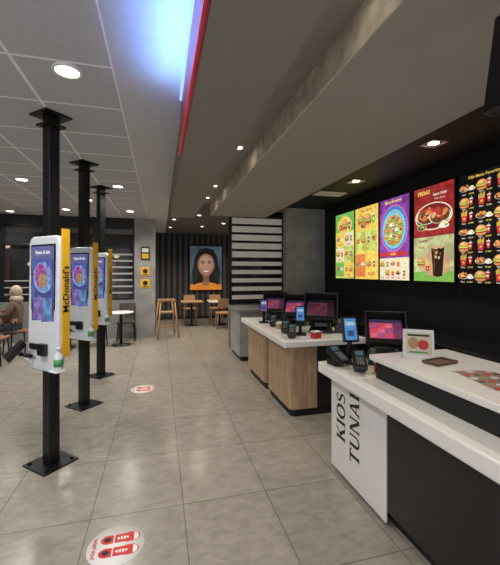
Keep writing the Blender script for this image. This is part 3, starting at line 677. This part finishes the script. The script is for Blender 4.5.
# ---------------------------------------------------------------- seated person
def skin(name,parent,V,Eg,R,m,root=0,sub=2):
    me=bpy.data.meshes.new(name); me.from_pydata(V,Eg,[]); me.materials.append(m)
    o=bpy.data.objects.new(name,me); link(o,parent)
    o.modifiers.new('Skin','SKIN')
    for i,r in enumerate(R):
        s=me.skin_vertices[0].data[i]; s.radius=(r,r); s.use_root=(i==root)
    sd=o.modifiers.new('Sub','SUBSURF'); sd.levels=sub; sd.render_levels=sub
    o.modifiers['Skin'].use_smooth_shade=True
    return o
def ellip(name,parent,c,r,m):
    v=[];f=[];n=20;k=12
    for i in range(k+1):
        a=math.pi*i/k
        for j in range(n):
            b=2*math.pi*j/n; v.append((c[0]+r[0]*math.sin(a)*math.cos(b),c[1]+r[1]*math.sin(a)*math.sin(b),c[2]+r[2]*math.cos(a)))
    for i in range(k):
        for j in range(n): f.append((i*n+j,i*n+(j+1)%n,(i+1)*n+(j+1)%n,(i+1)*n+j))
    return meshobj(name,v,f,m,parent,smooth=True)
def person(x,y,rz,label):
    o=empty('person',label,'person',(x,y,0),rz)
    V=[(0,.0,.54),(0,.03,.74),(0,.02,.94),(0,.01,1.05),(0,0,1.12),(0,-.02,1.17),(0,-.015,1.24),(0,0,1.31),(0,-.105,1.215)]
    R=[.12,.11,.12,.06,.05,.068,.085,.055,.012]
    Eg=[(0,1),(1,2),(2,3),(3,4),(4,5),(5,6),(6,7),(6,8)]
    for s in(-1,1):
        b=len(V)
        V+=[(s*.16,.02,1.0),(s*.22,-.06,.80),(s*.14,-.29,.79),(s*.12,-.36,.785)]; R+=[.055,.042,.028,.03]
        Eg+=[(2,b),(b,b+1),(b+1,b+2),(b+2,b+3)]
        for k,(dx,l) in enumerate([(-.03,.06),(-.01,.075),(.01,.07),(.03,.055)]):
            q=len(V); V+=[(s*.12+dx,-.36-.03-l*.4,.79),(s*.12+dx*1.1,-.39-l,.775)]; R+=[.009,.008]; Eg+=[(b+3,q),(q,q+1)]
        q=len(V); V+=[(s*.12-s*.045,-.35,.785),(s*.12-s*.06,-.385,.778)]; R+=[.010,.009]; Eg+=[(b+3,q),(q,q+1)]
        h=len(V); V+=[(s*.10,-.03,.53),(s*.12,-.42,.53),(s*.12,-.43,.09),(s*.12,-.56,.04)]; R+=[.095,.065,.042,.035]
        Eg+=[(0,h),(h,h+1),(h+1,h+2),(h+2,h+3)]
    skin('body',o,V,Eg,R,M['skin'])
    skin('shirt',o,[(0,0,.52),(0,.03,.74),(0,.02,.94),(0,.01,1.05),(-.17,.02,1.0),(-.225,-.06,.80),(-.17,-.22,.79),(.17,.02,1.0),(.225,-.06,.80),(.17,-.22,.79)],
         [(0,1),(1,2),(2,3),(2,4),(4,5),(5,6),(2,7),(7,8),(8,9)],[.145,.135,.145,.075,.075,.058,.045,.075,.058,.045],M['shirt'])
    skin('trousers',o,[(0,.0,.53),(-.10,-.03,.53),(-.12,-.42,.53),(-.12,-.43,.12),(.10,-.03,.53),(.12,-.42,.53),(.12,-.43,.12)],
         [(0,1),(1,2),(2,3),(0,4),(4,5),(5,6)],[.13,.105,.078,.06,.105,.078,.06],M['jeans'])
    for s in(-1,1): ellip('shoe',o,(s*.12,-.50,.045),(.05,.13,.045),M['blackg'])
    ellip('headscarf',o,(0,.025,1.255),(.105,.11,.125),M['scarf']); ellip('scarf_drape',o,(0,.03,1.10),(.14,.12,.09),M['scarf'])
    for s in(-1,1): ellip('eye',o,(s*.032,-.095,1.235),(.011,.008,.008),M['hair'])
    ellip('mouth',o,(0,-.088,1.178),(.022,.01,.007),M['red'])
    return o
person(-2.86,8.0,-90,'seated person in light headscarf and brown top, arms on table')
chair(-2.80,8.0,90,'striped orange-brown chair holding the seated person',M['fab'],M['steel'])
chair(-2.90,7.15,180,'striped orange-brown chair by the windows',M['fab'],M['steel'])

# ---------------------------------------------------------------- world and camera
w=bpy.data.worlds.new('World'); S.world=w; w.use_nodes=True
w.node_tree.nodes['Background'].inputs[0].default_value=(.92,.94,1.0,1); w.node_tree.nodes['Background'].inputs[1].default_value=1.25
cd=bpy.data.cameras.new('Camera'); cam=bpy.data.objects.new('Camera',cd); COL.objects.link(cam)
cam.location=(0,0,1.65); cam.rotation_euler=(math.radians(90),0,math.radians(-14.62))
cd.sensor_fit='VERTICAL'; cd.sensor_height=24; cd.sensor_width=24; cd.lens=345/565*24; cd.shift_y=-10.5/565
cd.clip_start=.05
S.camera=cam
